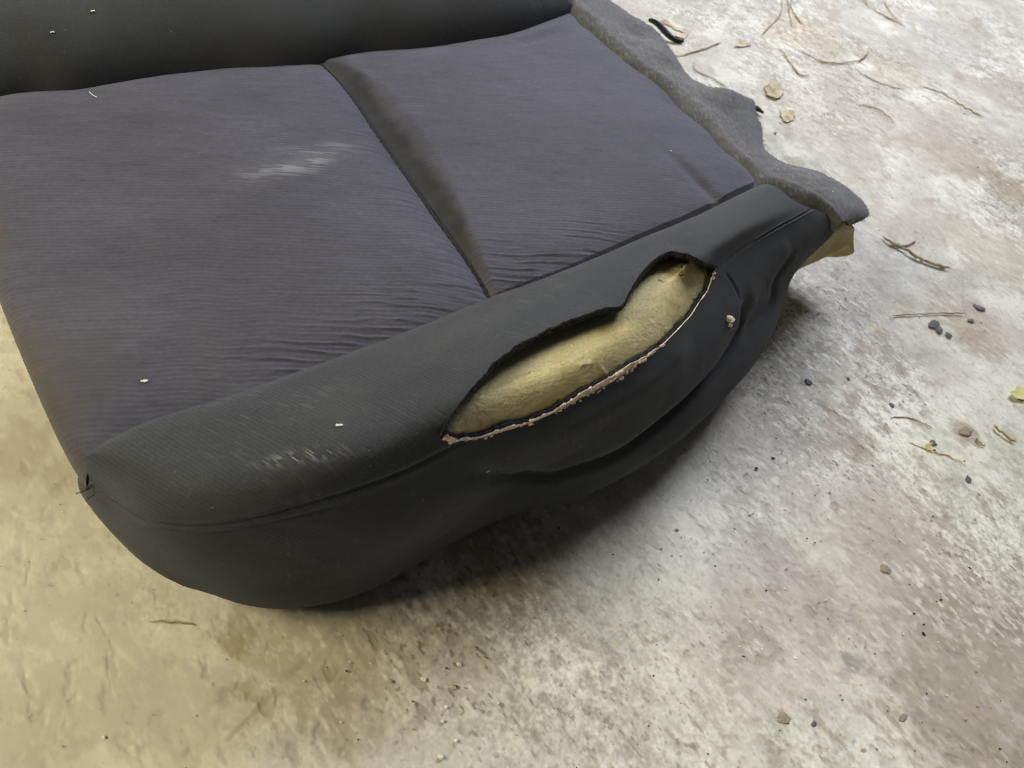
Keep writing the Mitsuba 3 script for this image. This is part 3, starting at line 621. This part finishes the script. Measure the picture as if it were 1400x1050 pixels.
# bits lying on the seat
CR = np.array([(0.1398,0.3861,0.1122),(0.1439,0.3895,0.1083),(0.1432,0.3857,0.1068)])
nrm = np.array([.3, -.5, .8])
V_, F_ = join([rock(CR[0] + nrm * .0012, .0024, 3, .9, .3), rock(CR[1] + nrm * .0012, .0015, 4, .8, 1.1, 1.8), rock(CR[2] + nrm * .0008, .0013, 5, .8, .2), rock(CR[0] + nrm * .003 + [-.001, .001, 0], .0011, 6, .8)])
add('foam_crumb', V_, F_, 'm_crumb', label='pale foam crumb resting on the bolster side right of the tear', cat='foam crumb')
LP = np.array([(-0.3874,0.4274,0.1594),(-0.3725,0.4566,0.1663),(0.2284,0.5781,0.1184),(-0.1897,0.1876,0.1339),(-0.0765,0.1774,0.1628),(-0.0114,0.2455,0.1657),(-0.028,0.2134,0.165),(0.0736,0.533,0.1404)])
LL = ['white lint speck on the far bolster, nearer the corner', 'white lint speck high on the far bolster, near the picture edge', 'short white lint on the free end of the felt flap', 'pale lint speck low on the front panel, near the front edge',
      'bright lint speck on the near bolster beside the rubbed patch', 'tiny white lint above the tear, halfway along its upper lip', 'tiny pale lint left of the narrow end of the tear', 'thin pale lint on the rear panel near the felt seam']
ROT = [.9, .8, .5, .45, .3, .4, -.3, -.6]
for i, (c, lab) in enumerate(zip(LP, LL)):
    key = 'lint_speck' + ('_%03d' % i if i else '')
    big = i < 5
    V_, F_ = rock(c + [0, -.0002, .0006], .00065 if big else .00042, 20 + i, .6, ROT[i], 2.2 if i != 2 else 3.4)
    add(key, V_, F_, 'm_white', label=lab, cat='lint', group='white lint specks on the seat cushion')
FB = np.array([(-0.357,0.4089,0.1318),(-0.3508,0.4039,0.1338),(-0.3459,0.4014,0.1349)])
V_, F_ = tube(resample(FB + [0, 0, .0008], 20, 2), .00025, 5)
add('curled_fibre', V_, F_, 'm_white', label='thin curled white fibre lying by the far seam of the front panel', cat='fibre')

# the floor: roots, stems, straw, leaf scraps, pebbles
ROOTS = [
    (np.array([(0.3635,0.7147),(0.3742,0.7087),(0.3921,0.6994),(0.4042,0.6929),(0.4212,0.6912),(0.4403,0.6916)]), .0021, 'm_tan', 'dry forked tan stem right of the foam end', 'stem'),
    (np.array([(0.371,0.7113),(0.3829,0.7085),(0.3973,0.7174),(0.4055,0.7318)]), .0012, 'm_tan', 'short curled side shoot lying against the forked tan stem', 'stem'),
    (np.array([(0.3558,0.5788),(0.3687,0.5871),(0.3986,0.6012),(0.4293,0.6155),(0.4479,0.6196)]), .0009, 'm_root', 'thin straight brown twig beside the dark pebbles', 'twig'),
    (np.array([(0.3405,0.441),(0.3538,0.4474),(0.37,0.4479),(0.3817,0.4427)]), .0006, 'm_root', 'hair thin arched grey stem at the right middle of the floor', 'stem'),
    (np.array([(0.3523,0.4211),(0.3682,0.4176),(0.3837,0.4172),(0.3956,0.4157),(0.4062,0.4106)]), .0007, 'm_straw', 'thin yellowish stem with a straw scrap at the right of the floor', 'stem'),
    (np.array([(0.2564,1.3137),(0.2552,1.2609),(0.2319,1.1787),(0.2187,1.1476)]), .0013, 'm_tan', 'pale rootlet bending left at the top edge of the picture', 'rootlet'),
    (np.array([(0.2655,1.3198),(0.2686,1.25),(0.2709,1.2056)]), .0014, 'm_tan', 'straight pale rootlet, middle one of three at the top edge', 'rootlet'),
    (np.array([(0.2773,1.3277),(0.2809,1.2468),(0.2947,1.2231)]), .0012, 'm_tan', 'pale rootlet bending right at the top edge of the picture', 'rootlet'),
    (np.array([(0.4071,1.4139),(0.4262,1.3655),(0.4568,1.3471),(0.4752,1.3387)]), .0015, 'm_tan', 'long tan root slanting from the top edge towards the grey stain', 'root'),
    (np.array([(0.451,1.4431),(0.4541,1.3895),(0.4663,1.3503)]), .0010, 'm_tan', 'second thin root joining the long tan one near the grey stain', 'root'),
    (np.array([(0.0921,0.9986),(0.1252,1.0384),(0.1598,1.0895)]), .0013, 'm_tan', 'tan stem beside the top bend of the felt flap', 'stem'),
    (np.array([(0.2452,1.1194),(0.2669,1.0784),(0.2805,1.0527),(0.2943,1.065)]), .0015, 'm_tan', 'tan stem ending in a flat knob above the flap point', 'stem'),
    (np.array([(0.2813,1.1314),(0.3129,1.1168),(0.3558,1.1347),(0.3998,1.2121)]), .0016, 'm_tan', 'bowed tan root shaped like a shallow dish, upper right', 'root'),
    (np.array([(0.3675,1.1228),(0.3866,1.1062),(0.4141,1.0971),(0.442,1.1016)]), .0010, 'm_root', 'thin brown root below the shallow bowed one', 'root'),
    (np.array([(0.1227,1.0056),(0.1264,0.9776),(0.1468,0.9704),(0.1704,0.955)]), .0009, 'm_root', 'thin bent rootlet close to the felt flap edge', 'rootlet'),
    (np.array([(0.3607,1.0106),(0.3969,1.0159),(0.4116,0.9861)]), .0009, 'm_root', 'thin brown rootlet on clear pale floor right of the flap point', 'rootlet'),
    (np.array([(0.4708,1.1265),(0.5113,1.12),(0.5389,1.096),(0.5637,1.084)]), .0013, 'm_root', 'long brown root running into the dark stain at the far right', 'root'),
    (np.array([(0.0217,0.1431),(0.0268,0.1407),(0.0328,0.1381)]), .0006, 'm_root', 'short dark thread on the floor below the middle of the seat', 'thread'),
    (np.array([(0.4444,0.4686),(0.4525,0.4603),(0.4626,0.4554)]), .0012, 'm_root', 'short brown twig below the yellow leaf at the right edge', 'twig'),
    (np.array([(0.4225,0.4484),(0.4263,0.443),(0.43,0.441)]), .0008, 'm_root', 'tiny dark twig left of the short brown twig', 'twig'),
]
cnt = {}
for i, (pts, r, m, lab, cat) in enumerate(ROOTS):
    n = cnt.get(cat, 0); cnt[cat] = n + 1
    strand(cat + ('_%03d' % n if n else ''), pts, r, m, lab, cat, seed=40 + i)
strand('straw', np.array([(-0.1734,0.1047),(-0.1612,0.1072),(-0.1491,0.1092)]), .0006, 'm_straw', 'dry yellow straw lying on the floor below the bolster nose', 'straw', seed=3)

V_ = []
K = np.array([(0.0469,1.0756),(0.0594,1.0616),(0.0715,1.05),(0.0853,1.0443),(0.1014,1.0494)])
n = np.linspace(0, 1, 40)
V_, F_ = tube(np.c_[resample(K, 40, 2), .007 + .004 * np.sin(n * 5)], .0042 * (.4 + np.sin(np.pi * (.15 + .75 * n))) * .75, 8)
add('black_scrap', V_, F_, 'm_black', label='bent black rubber scrap poking out beyond the felt flap', cat='scrap')
K = np.array([(0.209,0.9193),(0.2151,0.915),(0.2212,0.9107)])
V_, F_ = tube(np.c_[resample(K, 12, 2), np.full(12, .004)], np.array([.002, .003, .0035, .0032, .003, .0028, .0026, .0022, .002, .0018, .0015, .001]), 6)
add('black_scrap_001', V_, F_, 'm_black', label='tiny dark scrap at the point of the felt flap', cat='scrap')


def leaf(key, pts, mat, label, cat, curl=.002, seed=0):
    """A dry scrap: an outline on the floor, thickened and curled."""
    pg_ = shapely.Polygon(pts).buffer(.0006).segmentize(.0015)
    e = np.array(pg_.exterior.coords)[:-1]
    pg_ = shapely.Polygon(e + .010 * (np.stack([meshkit.fbm(np.c_[e * 150, e[:, 0] * 0 + 5 * k_], 3, seed) for k_ in (0, 1)], -1) - .5)).buffer(0)
    pg_ = max(getattr(pg_, 'geoms', [pg_]), key=lambda g: g.area)
    m = trimesh.creation.extrude_polygon(pg_, .0004, engine='earcut').subdivide().subdivide()
    v = np.array(m.vertices); c = v[:, :2].mean(0)
    d = np.hypot(*(v[:, :2] - c).T); d /= d.max()
    v[:, 2] += .0005 + curl * d ** 2 * (.5 + meshkit.fbm(np.c_[v[:, :2] * 90, v[:, 2] * 0], 3, seed)) + .001 * (meshkit.fbm(np.c_[v[:, :2] * 260, v[:, 2] * 0], 2, seed + 1) - .5)
    add(key, v, np.array(m.faces), mat, label=label, cat=cat)


leaf('leaf_scrap', np.array([(0.4734,0.5193),(0.48,0.5283),(0.4885,0.5324),(0.4936,0.5285),(0.4894,0.5176),(0.4796,0.5113),(0.4733,0.5128)]), 'm_leaf', 'yellow leaf scrap at the right edge of the picture', 'leaf', .003, 1)
leaf('leaf_scrap_001', np.array([(0.2226,0.984),(0.2344,1.001),(0.2495,1.0031),(0.2523,0.9882),(0.2424,0.9645),(0.2298,0.9616)]), 'm_tan', 'flat tan leaf scrap right of the flap point, larger of two', 'leaf', .003, 2)
leaf('leaf_scrap_002', np.array([(0.2458,0.9275),(0.2554,0.9422),(0.2667,0.9405),(0.2683,0.9281),(0.2556,0.9121),(0.2475,0.9153)]), 'm_tan', 'small faded leaf scrap below the larger tan one', 'leaf', .001, 3)
leaf('leaf_scrap_003', np.array([(0.0633,1.1059),(0.0738,1.1025),(0.1091,1.085),(0.1038,1.0626),(0.0904,1.0639),(0.1015,1.0804),(0.0701,1.0927)]), 'm_tan', 'narrow folded tan leaf strip above the black rubber scrap', 'leaf', .002, 4)
leaf('leaf_scrap_004', np.array([(0.1789,1.0939),(0.19,1.1079),(0.2038,1.1089),(0.1948,1.0916),(0.1813,1.0859)]), 'm_tan', 'narrow pointed tan leaf scrap below the left rootlet', 'leaf', .001, 5)
leaf('leaf_scrap_005', np.array([(0.3691,0.4195),(0.374,0.4244),(0.3805,0.4226),(0.3777,0.4176),(0.3706,0.416)]), 'm_straw', 'straw coloured scrap lying on the thin yellowish stem', 'leaf', .001, 6)

PEB = np.array([(0.4056,0.5897),(0.4108,0.5831),(0.4205,0.5793),(0.4646,0.6376),(0.4504,0.6116),(0.2635,0.458),(0.3441,0.4586),(0.3792,0.427),(0.4062,0.3967),(0.4141,0.4522),(0.3179,0.2858),(0.3417,0.241),(0.2322,0.1536),(0.2533,0.1555),(0.3173,0.1764),(0.3901,0.308),(0.0483,0.2898),(0.3039,0.4764),(0.2388,0.8762),(0.4128,0.384)])
SIZE = [.0052, .0045, .0032, .0048, .0042, .0036, .0030, .0034, .0036, .0060, .0044, .0014, .0040, .0020, .0026, .0013, .0016, .0017, .0022, .0018]
PM = ['m_pebble'] * 9 + ['m_mudstone', 'm_mudstone', 'm_black', 'm_mudstone', 'm_pebble', 'm_mudstone', 'm_black', 'm_black', 'm_pebble', 'm_pebble', 'm_mudstone']
PLAB = ['largest blue black pebble, at the end of the thin brown twig', 'dark pebble touching the largest one, second in their row', 'small dark pebble, third in the row below the twig', 'grey pebble in the brown stain right of the twig, upper one', 'grey pebble in the brown stain right of the twig, lower one',
        'dark pebble on the greenish stain right of the seat side', 'pointed dark pebble on clear pale floor, above the arched stem', 'grey pebble touching the thin yellowish stem', 'round dark pebble alone below the yellowish stem', 'broad brown stone chip above the short twig at right',
        'broad brown chip among pale scabs, lower right', 'tiny black grain alone on the floor at lower right', 'brown chip near the bottom edge, left one of two', 'dark chip near the bottom edge, right of the brown one', 'brown chip in the pitted patch near the bottom edge',
        'tiny black grain near the right edge, below the pebbles', 'tiny black grain in the shade below the bolster', 'small dark pebble between the green stain and the arched stem', 'small dark pebble near the two tan leaf scraps', 'tiny brown pebble below the round dark one']
for i, c in enumerate(PEB):
    V_, F_ = rock(np.r_[c, SIZE[i] * .05], SIZE[i] * .74, 60 + i, .35, rng.uniform(0, 3), rng.uniform(1.1, 1.7))
    add('pebble' + ('_%03d' % i if i else ''), V_, F_, PM[i], label=PLAB[i], cat='pebble', group='pebbles and chips scattered on the floor')

# sand and lime grit: nobody could count it
parts = []
ico = trimesh.creation.icosphere(subdivisions=1); iv, jf = np.array(ico.vertices), np.array(ico.faces)
known = np.array([(0.0573,0.1866),(-0.0023,0.1152),(0.0158,0.1034),(0.0158,0.0953),(0.0265,0.0869),(0.02,0.0764),(0.0165,0.1299),(0.2088,0.3007),(0.2117,0.3036),(0.3787,0.4727),(0.3778,0.4145),(0.2665,0.3467),(0.3152,0.3482),(0.4079,0.3121),(-0.1643,0.0398),(-0.183,0.1505)])
for i in range(2600):
    if i < len(known):
        c, s_ = known[i], rng.uniform(.0007, .0012)
    else:
        y = rng.uniform(0, 1) ** 1.3 * 1.6; c = np.array([rng.uniform(-.55, .85) * (.45 + .55 * y), y]); s_ = rng.uniform(.0002, .0006) * (1 + (rng.random() < .06)) * (1 if c[0] > -.08 else .6)
    d = iv * (1 + .5 * (rng.random((len(iv), 1)) - .5)) * s_ * [rng.uniform(1, 1.8), 1, .6]
    parts.append((d + np.r_[c, s_ * .2], jf))
gk = np.arange(len(parts)); 
for key, mat, sel, lab in (('grit', 'm_white', gk[(gk < 16) | (gk % 4 == 0)], 'white lime grit sprinkled over the concrete'), ('sand', 'm_grit', gk[(gk >= 16) & (gk % 4 > 1)], 'brown sand grains sprinkled over the concrete'), ('soot', 'm_soot', gk[(gk >= 16) & (gk % 4 == 1)], 'dark dirt grains sprinkled over the concrete')):
    V_, F_ = join([parts[j] for j in sel])
    add(key, V_, F_, mat, smooth=False, label=lab, cat='grit', kind='stuff')
